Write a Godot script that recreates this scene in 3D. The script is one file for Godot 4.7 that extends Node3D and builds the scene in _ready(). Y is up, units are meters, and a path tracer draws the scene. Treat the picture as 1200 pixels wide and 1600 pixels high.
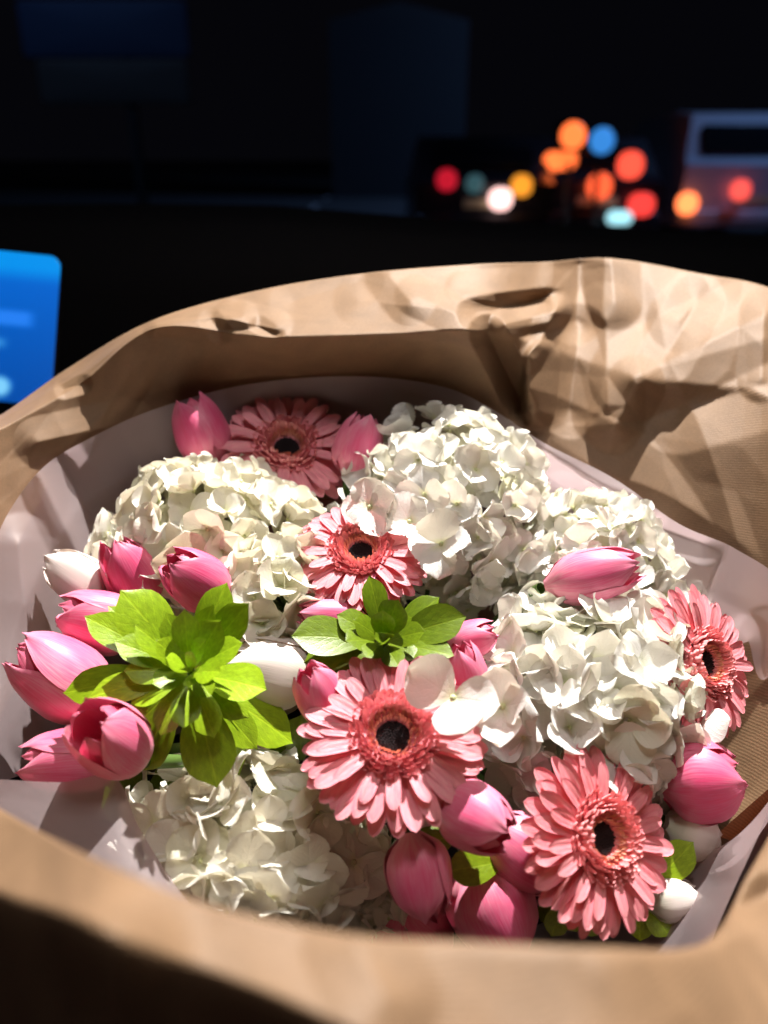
extends Node3D
# A bouquet in kraft paper held on a lap in a car at night, under an overhead lamp out of view.

const F := 1300.0                       # focal length in the units of the 1200 x 1600 sketch used for laying out
const EYE := Vector3(0.0, 1.25, 0.0)
const PITCH := -23.1
var view: Basis
var rng := RandomNumberGenerator.new()
var used := {}
var M := {}
var table := PackedFloat32Array()

# ---------------------------------------------------------------- naming
func numbered(called: String) -> String:
	var n: int = used.get(called, 0)
	used[called] = n + 1
	return called if n == 0 else "%s_%03d" % [called, n]

func tag(o: Node, label: String, category: String, group := "") -> void:
	o.set_meta("label", label)
	o.set_meta("category", category)
	if group: o.set_meta("group", group)

func thing(called: String, label: String, category: String, at: Transform3D, group := "") -> Node3D:
	var o := Node3D.new()
	o.name = numbered(called)
	add_child(o)
	o.transform = at
	tag(o, label, category, group)
	return o

func part(called: String, mesh: Mesh, material: Material, parent: Node, at := Transform3D.IDENTITY) -> MeshInstance3D:
	var o := MeshInstance3D.new()
	o.name = numbered(called) if parent == self else called
	o.mesh = mesh
	o.material_override = material
	parent.add_child(o, true)
	if parent != self:
		var kin := 0
		for c in parent.get_children():
			if c != o and (String(c.name) == called or String(c.name).begins_with(called + "_0") or String(c.name).begins_with(called + "_1")):
				kin += 1
		if kin: o.name = "%s_%03d" % [called, kin]
	o.transform = at
	return o

# ---------------------------------------------------------------- layout
func spot(x: float, y: float, d: float) -> Vector3:
	return EYE + view * Vector3((x - 600.0) / F * d, (800.0 - y) / F * d, -d)

func on_plane(x: float, y: float, z: float) -> Vector3:
	var dir := view * Vector3((x - 600.0) / F, (800.0 - y) / F, -1.0)
	return EYE + dir * (z / dir.z)

func dome(x: float, y: float) -> float:
	var d := 0.401 / (0.8 - 0.6 * (800.0 - y) / F)
	var r := Vector2((x - 580.0) / 560.0, (y - 1040.0) / 430.0).length()
	return d - 0.022 + 0.05 * minf(r * r, 1.3)

func toward(x: float, y: float, z: float) -> Vector3:
	return (view * Vector3(x, y, z)).normalized()

# a direction seen from the eye at that spot: x right, y up, z straight at the eye
func facing(x: float, y: float, n: Vector3) -> Vector3:
	var z := (EYE - spot(x, y, 1.0)).normalized()
	var r := (view * Vector3.UP).cross(z).normalized()
	return (r * n.x + z.cross(r) * n.y + z * n.z).normalized()

func frame(y: Vector3, hint: Vector3) -> Basis:
	y = y.normalized()
	var z := (hint - y * hint.dot(y))
	z = z.normalized() if z.length() > 1e-4 else y.cross(Vector3(0.3, 0.5, 0.8)).normalized()
	return Basis(y.cross(z), y, z)

func rnd(a: float, b: float) -> float:
	return rng.randf_range(a, b)

# ---------------------------------------------------------------- meshes
func sheet(nu: int, nv: int, pts: PackedVector3Array, cols: PackedColorArray, uvs: PackedVector2Array) -> ArrayMesh:
	var nrm := PackedVector3Array()
	nrm.resize(pts.size())
	var idx := PackedInt32Array()
	for j in nv - 1:
		for i in nu - 1:
			var a := j * nu + i
			var b := a + 1
			var c := a + nu
			var d := c + 1
			idx.append_array([a, b, c, b, d, c])
			var n := (pts[c] - pts[b]).cross(pts[d] - pts[a])
			nrm[a] += n; nrm[b] += n; nrm[c] += n; nrm[d] += n
	for k in nrm.size():
		nrm[k] = nrm[k].normalized() if nrm[k].length_squared() > 1e-20 else Vector3.UP
	var arr := []
	arr.resize(Mesh.ARRAY_MAX)
	arr[Mesh.ARRAY_VERTEX] = pts
	arr[Mesh.ARRAY_NORMAL] = nrm
	if cols.size(): arr[Mesh.ARRAY_COLOR] = cols
	arr[Mesh.ARRAY_TEX_UV] = uvs
	arr[Mesh.ARRAY_INDEX] = idx
	var m := ArrayMesh.new()
	m.add_surface_from_arrays(Mesh.PRIMITIVE_TRIANGLES, arr)
	return m

func curve(t: float, keys: Array) -> float:
	var n := keys.size() - 1
	var k := clampi(int(t * n), 0, n - 1)
	var f := t * n - k
	return cubic_interpolate(keys[k], keys[k + 1], keys[maxi(k - 1, 0)], keys[mini(k + 2, n)], f)

# a petal or leaf: root at the origin, length along +z, upper side +y
func blade(o: Dictionary) -> ArrayMesh:
	var nu: int = o.get("nu", 7)
	var nv: int = o.get("nv", 10)
	var L: float = o.L
	var W: float = o.W
	var wave: float = o.get("wave", 0.0)
	var ph := rnd(0, TAU)
	var ph2 := rnd(0, TAU)
	var fr := rnd(2.0, 3.6)
	var twist: float = o.get("twist", 0.0) * rnd(-1, 1)
	var pts := PackedVector3Array()
	var cols := PackedColorArray()
	var uvs := PackedVector2Array()
	var cz := 0.0
	var cy := 0.0
	var last := 0.0
	var tooth: float = o.get("tooth", 0.0)
	for j in nv:
		var k := float(j) / (nv - 1)
		var t: float = lerpf(k, (1.0 - cos(PI * k)) / 2.0, 0.7)
		var a: float = o.get("rise", 0.0) + o.get("curl", 0.0) * t
		cz += L * (t - last) * cos(a)
		cy += L * (t - last) * sin(a)
		last = t
		var w: float = W * 0.5 * maxf(curve(t, o.width), 0.0)
		var tip: float = o.get("tip", 0.0)
		if tip > 0.0 and t > 1.0 - tip: w *= sqrt(maxf(0.0, 1.0 - pow((t - 1.0 + tip) / tip, 2.0)))
		for i in nu:
			var s := float(i) / (nu - 1) * 2.0 - 1.0
			var ww := w
			var lift := 0.0
			if tooth > 0.0 and absf(s) > 0.75 and t > 0.35:
				ww *= 1.0 + tooth * (1.0 if (j % 2) else -0.6)
			var x := s * ww
			lift = o.get("cup", 0.0) * s * s * ww + o.get("fold", 0.0) * absf(s) * ww
			lift += wave * W * pow(absf(s), 1.6) * sin(ph + t * TAU * fr * 0.5 + s * 1.3) * t
			lift += wave * W * 0.6 * sin(ph2 + s * 2.5) * t * t
			lift += o.get("groove", 0.0) * W * cos(s * PI * 2.5) * sin(PI * clampf(t, 0, 1))
			var tw := twist * t
			var q := Vector3(x * cos(tw) - lift * sin(tw), x * sin(tw) + lift * cos(tw), 0)
			var back := 0.0
			if o.has("notch"): back = o.notch * L * t * t * t * (cos(s * PI * 2.0) * 0.5 - 0.5) * 0.5
			pts.append(Vector3(q.x, cy + q.y * cos(a), cz - q.y * sin(a) + back))
			cols.append(tone(o, t, absf(s)))
			uvs.append(Vector2(s * 0.5 * (0.3 + 0.7 * curve(t, o.width)) + 0.5, t))
	return sheet(nu, nv, pts, cols, uvs)

func tone(o: Dictionary, t: float, s: float) -> Color:
	var c: Color = o.c0.lerp(o.c1, smoothstep(o.get("g0", 0.0), o.get("g1", 1.0), t))
	if o.has("c2"): c = c.lerp(o.c2, o.get("rim", 0.6) * smoothstep(0.45, 1.0, maxf(s, t)))
	return c

func tube(path: Array, radii: Array, sides := 8) -> ArrayMesh:
	var pts := PackedVector3Array()
	var uvs := PackedVector2Array()
	for j in path.size():
		var dir: Vector3 = (path[mini(j + 1, path.size() - 1)] - path[maxi(j - 1, 0)]).normalized()
		var b := frame(dir, Vector3(0.31, 0.2, 0.93))
		for i in sides + 1:
			var a := TAU * i / sides
			pts.append(path[j] + (b.x * cos(a) + b.z * sin(a)) * radii[j])
			uvs.append(Vector2(float(i) / sides, float(j)))
	return sheet(sides + 1, path.size(), pts, PackedColorArray(), uvs)

func lathe(profile: Array, sides := 24, col := Color.WHITE) -> ArrayMesh:
	var pts := PackedVector3Array()
	var uvs := PackedVector2Array()
	for j in profile.size():
		for i in sides + 1:
			var a := TAU * i / sides
			pts.append(Vector3(cos(a) * profile[j].x, profile[j].y, sin(a) * profile[j].x))
			uvs.append(Vector2(float(i) / sides, float(j) / profile.size()))
	return sheet(sides + 1, profile.size(), pts, PackedColorArray(), uvs)

func join(list: Array) -> ArrayMesh:          # list of [mesh, transform]
	var st := SurfaceTool.new()
	for e in list:
		st.append_from(e[0], 0, e[1])
	return st.commit()

func rounded_box(size: Vector3, r: float) -> ArrayMesh:
	# rounded in the xy outline, softened front and back edges
	var out := PackedVector2Array()
	var hx := size.x / 2 - r
	var hy := size.y / 2 - r
	for q in 4:
		var c := Vector2(hx * [1, -1, -1, 1][q], hy * [1, 1, -1, -1][q])
		for k in 6:
			var a := PI / 2 * (q + k / 5.0)
			out.append(c + Vector2(cos(a), sin(a)) * r)
	var n := out.size()
	var ch := minf(r, size.z) * 0.3
	var pts := PackedVector3Array()
	var uvs := PackedVector2Array()
	for row in [[0.0, -size.z / 2], [1.0 - ch / minf(size.x, size.y) * 2, -size.z / 2], [1.0, -size.z / 2 + ch], [1.0, size.z / 2 - ch], [1.0 - ch / minf(size.x, size.y) * 2, size.z / 2], [0.0, size.z / 2]]:
		for i in n + 1:
			var p: Vector2 = out[i % n] * row[0]
			pts.append(Vector3(p.x, p.y, row[1]))
			uvs.append(Vector2(p.x / size.x + 0.5, 0.5 - p.y / size.y))
	return sheet(n + 1, 6, pts, PackedColorArray(), uvs)

# ---------------------------------------------------------------- materials
func mat(called: String, color: Color, rough := 0.6, o := {}) -> StandardMaterial3D:
	var m := StandardMaterial3D.new()
	m.resource_name = called
	m.albedo_color = color.linear_to_srgb()
	m.roughness = rough
	m.cull_mode = BaseMaterial3D.CULL_DISABLED
	m.vertex_color_use_as_albedo = o.get("vc", false)
	m.metallic_specular = o.get("spec", 0.5)
	m.metallic = o.get("metal", 0.0)
	if o.has("back"):
		m.backlight_enabled = true
		m.backlight = o.back
	if o.has("bump"):
		m.heightmap_enabled = true
		m.heightmap_texture = o.bump
		m.heightmap_scale = o.get("bump_cm", 0.02)
	if o.has("tex"): m.albedo_texture = o.tex
	if o.has("uv"): m.uv1_scale = Vector3(o.uv, o.uv, 1)
	if o.has("rim"):
		m.rim_enabled = true
		m.rim = o.rim
		m.rim_tint = 0.5
	if o.has("glow"):
		m.emission_enabled = true
		m.emission = o.glow.linear_to_srgb()
		m.emission_energy_multiplier = o.get("energy", 1.0)
	if o.has("coat"):
		m.clearcoat_enabled = true
		m.clearcoat = o.coat
		m.clearcoat_roughness = 0.3
	M[called] = m
	return m

func picture(n: int, f: Callable) -> ImageTexture:
	var data := PackedByteArray()
	data.resize(n * n * 3)
	var k := 0
	for y in n:
		for x in n:
			var c: Color = f.call(float(x) / n, float(y) / n)
			data[k] = int(clampf(c.r, 0, 1) * 255.0)
			data[k + 1] = int(clampf(c.g, 0, 1) * 255.0)
			data[k + 2] = int(clampf(c.b, 0, 1) * 255.0)
			k += 3
	return ImageTexture.create_from_image(Image.create_from_data(n, n, false, Image.FORMAT_RGB8, data))

func grey(v: float) -> Color:
	return Color(v, v, v)

func noise(freq: float, s: int, kind := FastNoiseLite.TYPE_SIMPLEX_SMOOTH) -> FastNoiseLite:
	var n := FastNoiseLite.new()
	n.seed = s
	n.frequency = freq
	n.noise_type = kind
	n.fractal_octaves = 3
	return n

func round_noise(n: FastNoiseLite, u: float, v: float, su: float, sv: float) -> float:   # seamless
	var a := u * TAU
	var b := v * TAU
	return n.get_noise_3d(cos(a) * su + 7.0 * sin(b) * sv * 0.1, sin(a) * su + cos(b) * sv, sin(b) * sv)

func make_materials() -> void:
	var n1 := noise(1.0, 3)
	var n2 := noise(1.0, 8)
	# kraft paper: fine ribs and fibres
	var kraft_tex := picture(512, func(u, v):
		var rib := 0.5 + 0.5 * sin(TAU * v * 72.0 + 1.4 * n1.get_noise_2d(u * 9.0, v * 3.0))
		var fib: float = n2.get_noise_2d(u * 160.0, v * 40.0) * 0.5 + n1.get_noise_2d(u * 34.0, v * 180.0) * 0.5
		var big: float = round_noise(n1, u, v, 0.6, 0.6)
		var k := 0.83 + 0.13 * rib + 0.16 * fib + 0.06 * big
		return Color(k, k * (0.985 + 0.015 * rib), k * (0.96 + 0.04 * rib)))
	var kraft_bump := picture(512, func(u, v):
		var rib := 0.5 + 0.5 * sin(TAU * v * 72.0 + 1.4 * n1.get_noise_2d(u * 9.0, v * 3.0))
		return grey(0.45 + 0.3 * rib + 0.35 * n2.get_noise_2d(u * 120.0, v * 60.0)))
	mat("kraft_paper", Color(0.29, 0.178, 0.10), 0.6, {"back": Color(0.5, 0.26, 0.11), "tex": kraft_tex, "bump": kraft_bump, "bump_cm": 0.02, "uv": 11.0, "spec": 0.45})
	var tissue_bump := picture(256, func(u, v): return grey(0.5 + 0.4 * n1.get_noise_2d(u * 40.0, v * 40.0) + 0.2 * n2.get_noise_2d(u * 9.0, v * 9.0)))
	mat("tissue_paper", Color(0.36, 0.30, 0.315), 0.5, {"back": Color(0.85, 0.76, 0.78), "bump": tissue_bump, "bump_cm": 0.012, "uv": 5.0})
	M.tissue_paper.transparency = BaseMaterial3D.TRANSPARENCY_ALPHA
	M.tissue_paper.albedo_color.a = 0.70
	# veins
	var sepal_bump := picture(256, func(u, v):
		var s: float = absf(u - 0.5) * 2.0
		var bend: float = n1.get_noise_2d(u * 6.0, v * 6.0) * 0.05
		var mid: float = exp(-pow(s / 0.035, 2.0)) * 0.6
		var q: float = (v - s * 0.55 + bend) * 6.0
		var side: float = pow(0.5 + 0.5 * cos(q * TAU), 10.0) * 0.5
		var net: float = pow(1.0 - absf(n2.get_noise_2d(u * 14.0, v * 14.0)), 9.0) * 0.55
		return grey(clampf(0.62 - mid * 0.5 - side * 0.45 - net * 0.5 + 0.12 * n1.get_noise_2d(u * 40.0, v * 40.0), 0, 1)))
	var leaf_bump := picture(256, func(u, v):
		var s: float = absf(u - 0.5) * 2.0
		var mid: float = exp(-pow(s / 0.04, 2.0))
		var q: float = (v - s * 0.42 + 0.05 * n1.get_noise_2d(u * 5.0, v * 5.0)) * 7.0
		var side: float = pow(0.5 + 0.5 * cos(q * TAU), 12.0) * 0.55
		var net: float = pow(1.0 - absf(n2.get_noise_2d(u * 18.0, v * 18.0)), 8.0) * 0.3
		return grey(clampf(0.7 - mid * 0.6 - side * 0.5 - net + 0.06 * n1.get_noise_2d(u * 50.0, v * 50.0), 0, 1)))
	var leaf_tex := picture(256, func(u, v):
		var s: float = absf(u - 0.5) * 2.0
		var mid: float = exp(-pow(s / 0.035, 2.0))
		var q: float = (v - s * 0.42 + 0.05 * n1.get_noise_2d(u * 5.0, v * 5.0)) * 7.0
		var side: float = pow(0.5 + 0.5 * cos(q * TAU), 14.0)
		var k: float = 0.9 + 0.1 * n2.get_noise_2d(u * 7.0, v * 7.0) + 0.05 * n1.get_noise_2d(u * 60.0, v * 60.0)
		var l := 0.16 * mid + 0.05 * side
		return Color(k + l - 0.02, k + l * 0.7 - 0.01, k * 0.8 + l))
	var streak := picture(256, func(u, v):
		var k: float = 0.86 + 0.22 * n1.get_noise_2d(u * 46.0, v * 2.0) + 0.08 * n2.get_noise_2d(u * 8.0, v * 4.0)
		return Color(0.97 + 0.03 * k, k, k * 0.5 + 0.48))
	var streak_bump := picture(256, func(u, v): return grey(0.5 + 0.45 * n1.get_noise_2d(u * 40.0, v * 2.0)))
	mat("sepal", Color.WHITE, 0.55, {"vc": true, "back": Color(0.78, 0.76, 0.70), "bump": sepal_bump, "bump_cm": 0.035, "spec": 0.4})
	mat("bead", Color(0.62, 0.66, 0.36), 0.5, {})
	mat("gerbera_petal", Color.WHITE, 0.5, {"vc": true, "back": Color(0.5, 0.3, 0.3), "tex": streak, "bump": streak_bump, "bump_cm": 0.02, "rim": 0.2})
	mat("tulip_petal", Color.WHITE, 0.42, {"vc": true, "back": Color(0.45, 0.28, 0.32), "tex": streak, "bump": streak_bump, "bump_cm": 0.008, "rim": 0.25})
	mat("white_petal", Color.WHITE, 0.45, {"vc": true, "back": Color(0.6, 0.55, 0.5), "bump": streak_bump, "bump_cm": 0.006})
	mat("floret_mass", Color.WHITE, 0.6, {"vc": true, "back": Color(0.3, 0.2, 0.2)})
	mat("dark_eye", Color(0.018, 0.006, 0.01), 0.8, {"bump": tissue_bump, "bump_cm": 0.05})
	mat("leaf", Color.WHITE, 0.36, {"vc": true, "coat": .08, "back": Color(0.32, 0.40, 0.06), "tex": leaf_tex, "bump": leaf_bump, "bump_cm": 0.012, "spec": 0.5})
	mat("stem", Color(0.09, 0.16, 0.03), 0.5, {})
	mat("pale_stem", Color(0.42, 0.48, 0.24), 0.6, {})
	mat("black_plastic", Color(0.006, 0.006, 0.008), 0.7, {"bump": tissue_bump, "bump_cm": 0.03, "uv": 6.0, "spec": 0.2})
	mat("asphalt", Color(0.05, 0.05, 0.052), 0.8, {})
	mat("line_paint", Color(0.5, 0.5, 0.5), 0.7, {})
	mat("dark_paint", Color(0.012, 0.013, 0.02), 0.35, {"coat": 0.6})
	mat("red_paint", Color(0.05, 0.008, 0.01), 0.35, {"coat": 0.6})
	mat("pale_paint", Color(0.4, 0.43, 0.5), 0.35, {"coat": 0.6})
	mat("rubber", Color(0.015, 0.015, 0.015), 0.8, {})
	mat("dark_glass", Color(0.01, 0.01, 0.012), 0.1, {})
	mat("steel", Color(0.08, 0.085, 0.09), 0.45, {"metal": 0.8})
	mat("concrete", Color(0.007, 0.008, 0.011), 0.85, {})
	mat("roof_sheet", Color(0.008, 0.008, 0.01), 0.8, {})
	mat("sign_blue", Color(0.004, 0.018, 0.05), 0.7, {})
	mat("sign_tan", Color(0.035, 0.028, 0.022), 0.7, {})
	mat("plate", Color(0.5, 0.48, 0.3), 0.5, {})

# ---------------------------------------------------------------- paper
func crease(x: float, y: float, seed_at: int) -> float:
	var cx := floori(x)
	var cy := floori(y)
	var best := 9.0
	for j in range(cy - 1, cy + 2):
		for i in range(cx - 1, cx + 2):
			var h := posmod(i * 73856093 ^ j * 19349663 ^ seed_at * 83492791, 4093)
			var dx := x - i - table[h]
			var dy := y - j - table[h + 1]
			var v := dx * dx + dy * dy + 0.7 * table[h + 2]
			if v < best: best = v
	return best

func corner(i: int, j: int, seed_at: int) -> Vector3:
	var h := posmod(i * 73856093 ^ j * 19349663 ^ seed_at * 83492791, 4093)
	return Vector3(i + 0.76 * (table[h] - 0.5), j + 0.76 * (table[h + 1] - 0.5), table[h + 2])

func facets(x: float, y: float, seed_at: int) -> float:      # flat three-cornered panels between straight creases
	var cx := floori(x)
	var cy := floori(y)
	for k in NEAR:
		var i: int = cx + k.x
		var j: int = cy + k.y
		var a := corner(i, j, seed_at)
		var b := corner(i + 1, j, seed_at)
		var c := corner(i, j + 1, seed_at)
		var d := corner(i + 1, j + 1, seed_at)
		for t in ([[a, b, c], [b, d, c]] if (i * 7 + j * 13) % 3 else [[a, b, d], [a, d, c]]):
			var p: Vector3 = t[0]
			var q: Vector3 = t[1]
			var r: Vector3 = t[2]
			var det := (q.y - r.y) * (p.x - r.x) + (r.x - q.x) * (p.y - r.y)
			if absf(det) < 1e-6: continue
			var u := ((q.y - r.y) * (x - r.x) + (r.x - q.x) * (y - r.y)) / det
			var v := ((r.y - p.y) * (x - r.x) + (p.x - r.x) * (y - r.y)) / det
			if u >= -1e-4 and v >= -1e-4 and u + v <= 1.0001: return u * p.z + v * q.z + (1.0 - u - v) * r.z
	return 0.5

func paper(stations: Array, nu: int, nv: int, folds: Array, layers: Array, soften := 2, slant := 0.0, sharp := []) -> ArrayMesh:
	# stations run along the rim; each is a list of Vector3(sketch x, sketch y, depth) from the inside of the wrap over the rim to its outside
	var rows: int = stations[0].size()
	var raw := PackedVector3Array()
	raw.resize(nu * nv)
	for i in nu:
		var f := float(i) / (nu - 1) * (stations.size() - 1)
		var k := clampi(int(f), 0, stations.size() - 2)
		f -= k
		var prof := []
		for r in rows:
			var a: Vector3 = stations[maxi(k - 1, 0)][r]
			var b: Vector3 = stations[k][r]
			var c: Vector3 = stations[k + 1][r]
			var d: Vector3 = stations[mini(k + 2, stations.size() - 1)][r]
			prof.append(b.cubic_interpolate(c, a, d, f))
		for j in nv:
			var g := float(j) / (nv - 1) * (rows - 1)
			var q := clampi(int(g), 0, rows - 2)
			raw[j * nu + i] = prof[q].lerp(prof[q + 1], g - q)
	for pass_ in soften:
		var old := raw.duplicate()
		for j in range(1, nv - 1):
			for i in nu:
				raw[j * nu + i] = (old[(j - 1) * nu + i] + old[j * nu + i] * 2.0 + old[(j + 1) * nu + i]) / 4.0
	var pts := PackedVector3Array()
	pts.resize(nu * nv)
	var us := PackedFloat32Array([0.0])
	var vs := PackedFloat32Array([0.0])
	for i in range(1, nu):
		var m := (nv / 2) * nu + i
		us.append(us[i - 1] + spot(raw[m].x, raw[m].y, raw[m].z).distance_to(spot(raw[m - 1].x, raw[m - 1].y, raw[m - 1].z)))
	for j in range(1, nv):
		var m := j * nu + nu / 2
		vs.append(vs[j - 1] + spot(raw[m].x, raw[m].y, raw[m].z).distance_to(spot(raw[m - nu].x, raw[m - nu].y, raw[m - nu].z)))
	var uvs := PackedVector2Array()
	uvs.resize(nu * nv)
	for j in nv:
		for i in nu:
			var p := raw[j * nu + i]
			var h := 0.0
			for l in layers:              # [cell m, amount m, seed, stretch]
				h += l[1] * (crease(us[i] / l[0] + vs[j] * l[3], vs[j] / l[0], l[2]) - 0.45)
			var dx := 0.0
			var dy := 0.0
			for l in sharp:               # [panel m, amount m, seed, turn, (share left at the sketch's left)]
				var part_ := lerpf(l[4], 1.0, smoothstep(430.0, 800.0, p.x)) if l.size() > 4 else 1.0
				var ca := cos(l[3])
				var sa := sin(l[3])
				h += part_ * l[1] * (facets((us[i] * ca + vs[j] * sa) / l[0], (vs[j] * ca - us[i] * sa) / l[0], l[2]) - 0.5)
			for e in folds:               # [x1, y1, x2, y2, width, amount m, push x, push y]
				var ab := Vector2(e[2] - e[0], e[3] - e[1])
				var ap := Vector2(p.x - e[0], p.y - e[1])
				var t := clampf(ap.dot(ab) / ab.length_squared(), 0, 1)
				var off: float = (ap - ab * t).length() / e[4]
				if off < 1.0:
					h += e[5] * (1.0 - off)
					if e.size() > 6:
						var b: float = (1.0 - off) * (1.0 - off) * (1.0 + 2.0 * off)
						dx += e[6] * b
						dy += e[7] * b
			pts[j * nu + i] = spot(p.x + dx, p.y + dy, p.z - h)
			uvs[j * nu + i] = Vector2(us[i] * cos(slant) + vs[j] * sin(slant), vs[j] * cos(slant) - us[i] * sin(slant))
	return sheet(nu, nv, pts, PackedColorArray(), uvs)

func v3(x: float, y: float, d: float) -> Vector3:
	return Vector3(x, y, d)

func make_wrap() -> void:
	var wrap := thing("wrapping_paper", "crumpled brown ribbed kraft paper wrapped round the whole bouquet", "wrapping paper", Transform3D.IDENTITY)
	# inside low, inside high, inner rim, crest, outside
	var back := [
		[v3(-60, 1250, .44), v3(-150, 1020, .43), v3(-210, 850, .42), v3(-240, 810, .44), v3(-300, 1000, .52)],
		[v3(40, 1050, .50), v3(-30, 860, .475), v3(-75, 712, .465), v3(-90, 690, .49), v3(-200, 900, .60)],
		[v3(150, 980, .55), v3(70, 760, .52), v3(20, 660, .505), v3(0, 648, .535), v3(-80, 860, .66)],
		[v3(230, 900, .57), v3(160, 700, .545), v3(125, 600, .53), v3(110, 572, .56), v3(40, 800, .70)],
		[v3(330, 830, .59), v3(275, 650, .565), v3(243, 513, .525), v3(238, 500, .548), v3(200, 720, .74)],
		[v3(430, 790, .60), v3(415, 620, .58), v3(410, 526, .512), v3(400, 453, .56), v3(390, 680, .77)],
		[v3(560, 780, .60), v3(585, 610, .58), v3(600, 522, .508), v3(570, 425, .562), v3(570, 660, .79)],
		[v3(690, 800, .60), v3(725, 640, .575), v3(750, 516, .508), v3(740, 411, .562), v3(740, 650, .79)],
		[v3(800, 860, .59), v3(830, 700, .565), v3(845, 540, .560), v3(850, 407, .605), v3(860, 640, .79)],
		[v3(900, 930, .58), v3(935, 735, .552), v3(950, 575, .568), v3(955, 401, .628), v3(980, 640, .78)],
		[v3(990, 990, .56), v3(1050, 780, .527), v3(1075, 600, .545), v3(1090, 424, .612), v3(1130, 660, .76)],
		[v3(1060, 1080, .53), v3(1170, 860, .50), v3(1200, 620, .512), v3(1215, 452, .59), v3(1290, 700, .73)],
		[v3(1100, 1200, .49), v3(1290, 960, .45), v3(1340, 720, .455), v3(1360, 540, .54), v3(1460, 800, .68)],
		[v3(1110, 1330, .45), v3(1340, 1120, .41), v3(1440, 920, .41), v3(1480, 760, .48), v3(1600, 980, .60)],
	]
	var folds := [
		[725, 452, 852, 442, 30, .008, 0, 8], [745, 488, 850, 472, 32, -.015], [790, 506, 868, 486, 26, .018],
		[762, 520, 818, 634, 30, -.030], [846, 560, 838, 640, 30, .018, -14, 0], [870, 480, 832, 560, 26, .012],
		[905, 415, 900, 500, 40, -.012], [955, 405, 960, 470, 46, .010], [610, 432, 640, 470, 40, .008], [650, 462, 750, 508, 34, .007],
		[905, 520, 890, 640, 46, -.010], [945, 500, 950, 640, 60, .008], [990, 590, 1195, 492, 70, .015], [960, 665, 995, 600, 46, .010],
		[1060, 640, 1200, 600, 70, -.009], [1195, 490, 1190, 590, 40, .008], [1060, 500, 1110, 450, 50, .008], [1090, 470, 1040, 560, 44, -.008],
		[245, 508, 380, 490, 22, .008], [360, 492, 430, 508, 26, .010, 0, 6], [330, 500, 345, 520, 20, -.006], [405, 505, 430, 520, 16, -.007],
		[100, 608, 130, 600, 16, -.006], [60, 690, 200, 660, 40, .006], [200, 660, 240, 600, 40, -.005],
		[560, 470, 760, 490, 40, .004], [460, 470, 560, 440, 40, -.004],
	]
	part("back_sheet", paper(back, 580, 210, folds, [], 1, 0.35, [[.062, .0135, 3, .5, .35], [.027, .0042, 14, 1.1, .35]]), M.kraft_paper, wrap)
	# inside low, inside high, rim, rolled shoulder, outside low
	var front := [
		[v3(-60, 1420, 0.400), v3(-180, 1160, 0.385), v3(-260, 1000, 0.380), v3(-330, 1080, 0.360), v3(-420, 1500, 0.400)],
		[v3(30, 1460, 0.353), v3(-80, 1240, 0.335), v3(-130, 1170, 0.321), v3(-180, 1230, 0.293), v3(-250, 1800, 0.337)],
		[v3(140, 1500, 0.310), v3(50, 1310, 0.284), v3(0, 1262, 0.271), v3(-60, 1370, 0.232), v3(-120, 2000, 0.262)],
		[v3(260, 1560, 0.250), v3(190, 1400, 0.221), v3(160, 1345, 0.184), v3(130, 1440, 0.152), v3(80, 2300, 0.169)],
		[v3(400, 1620, 0.243), v3(350, 1470, 0.210), v3(330, 1412, 0.172), v3(315, 1515, 0.158), v3(300, 2500, 0.180)],
		[v3(560, 1660, 0.236), v3(540, 1500, 0.207), v3(540, 1456, 0.170), v3(545, 1615, 0.148), v3(560, 2600, 0.174)],
		[v3(720, 1680, 0.236), v3(730, 1510, 0.207), v3(740, 1468, 0.172), v3(800, 1800, 0.144), v3(800, 2600, 0.174)],
		[v3(880, 1680, 0.236), v3(920, 1510, 0.210), v3(940, 1478, 0.175), v3(1050, 1800, 0.148), v3(1050, 2600, 0.153)],
		[v3(1080, 1660, 0.369), v3(1092, 1510, 0.330), v3(1098, 1470, 0.205), v3(1260, 1740, 0.176), v3(1300, 2500, 0.181)],
		[v3(1120, 1560, 0.420), v3(1152, 1430, 0.370), v3(1168, 1362, 0.267), v3(1330, 1540, 0.215), v3(1460, 2200, 0.215)],
		[v3(1180, 1450, 0.470), v3(1215, 1320, 0.420), v3(1240, 1225, 0.321), v3(1400, 1300, 0.279), v3(1560, 1900, 0.279)],
		[v3(1090, 1330, 0.440), v3(1260, 1180, 0.400), v3(1330, 1020, 0.385), v3(1480, 1080, 0.360), v3(1640, 1600, 0.370)],
	]
	var ffolds := [[560, 1480, 600, 1560, 90, .004], [1000, 1500, 1060, 1580, 90, .003], [1100, 1440, 1200, 1400, 40, -.012]]
	part("front_sheet", paper(front, 260, 150, ffolds, [], 6, -0.2, [[.08, .006, 8, .3]]), M.kraft_paper, wrap)

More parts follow.
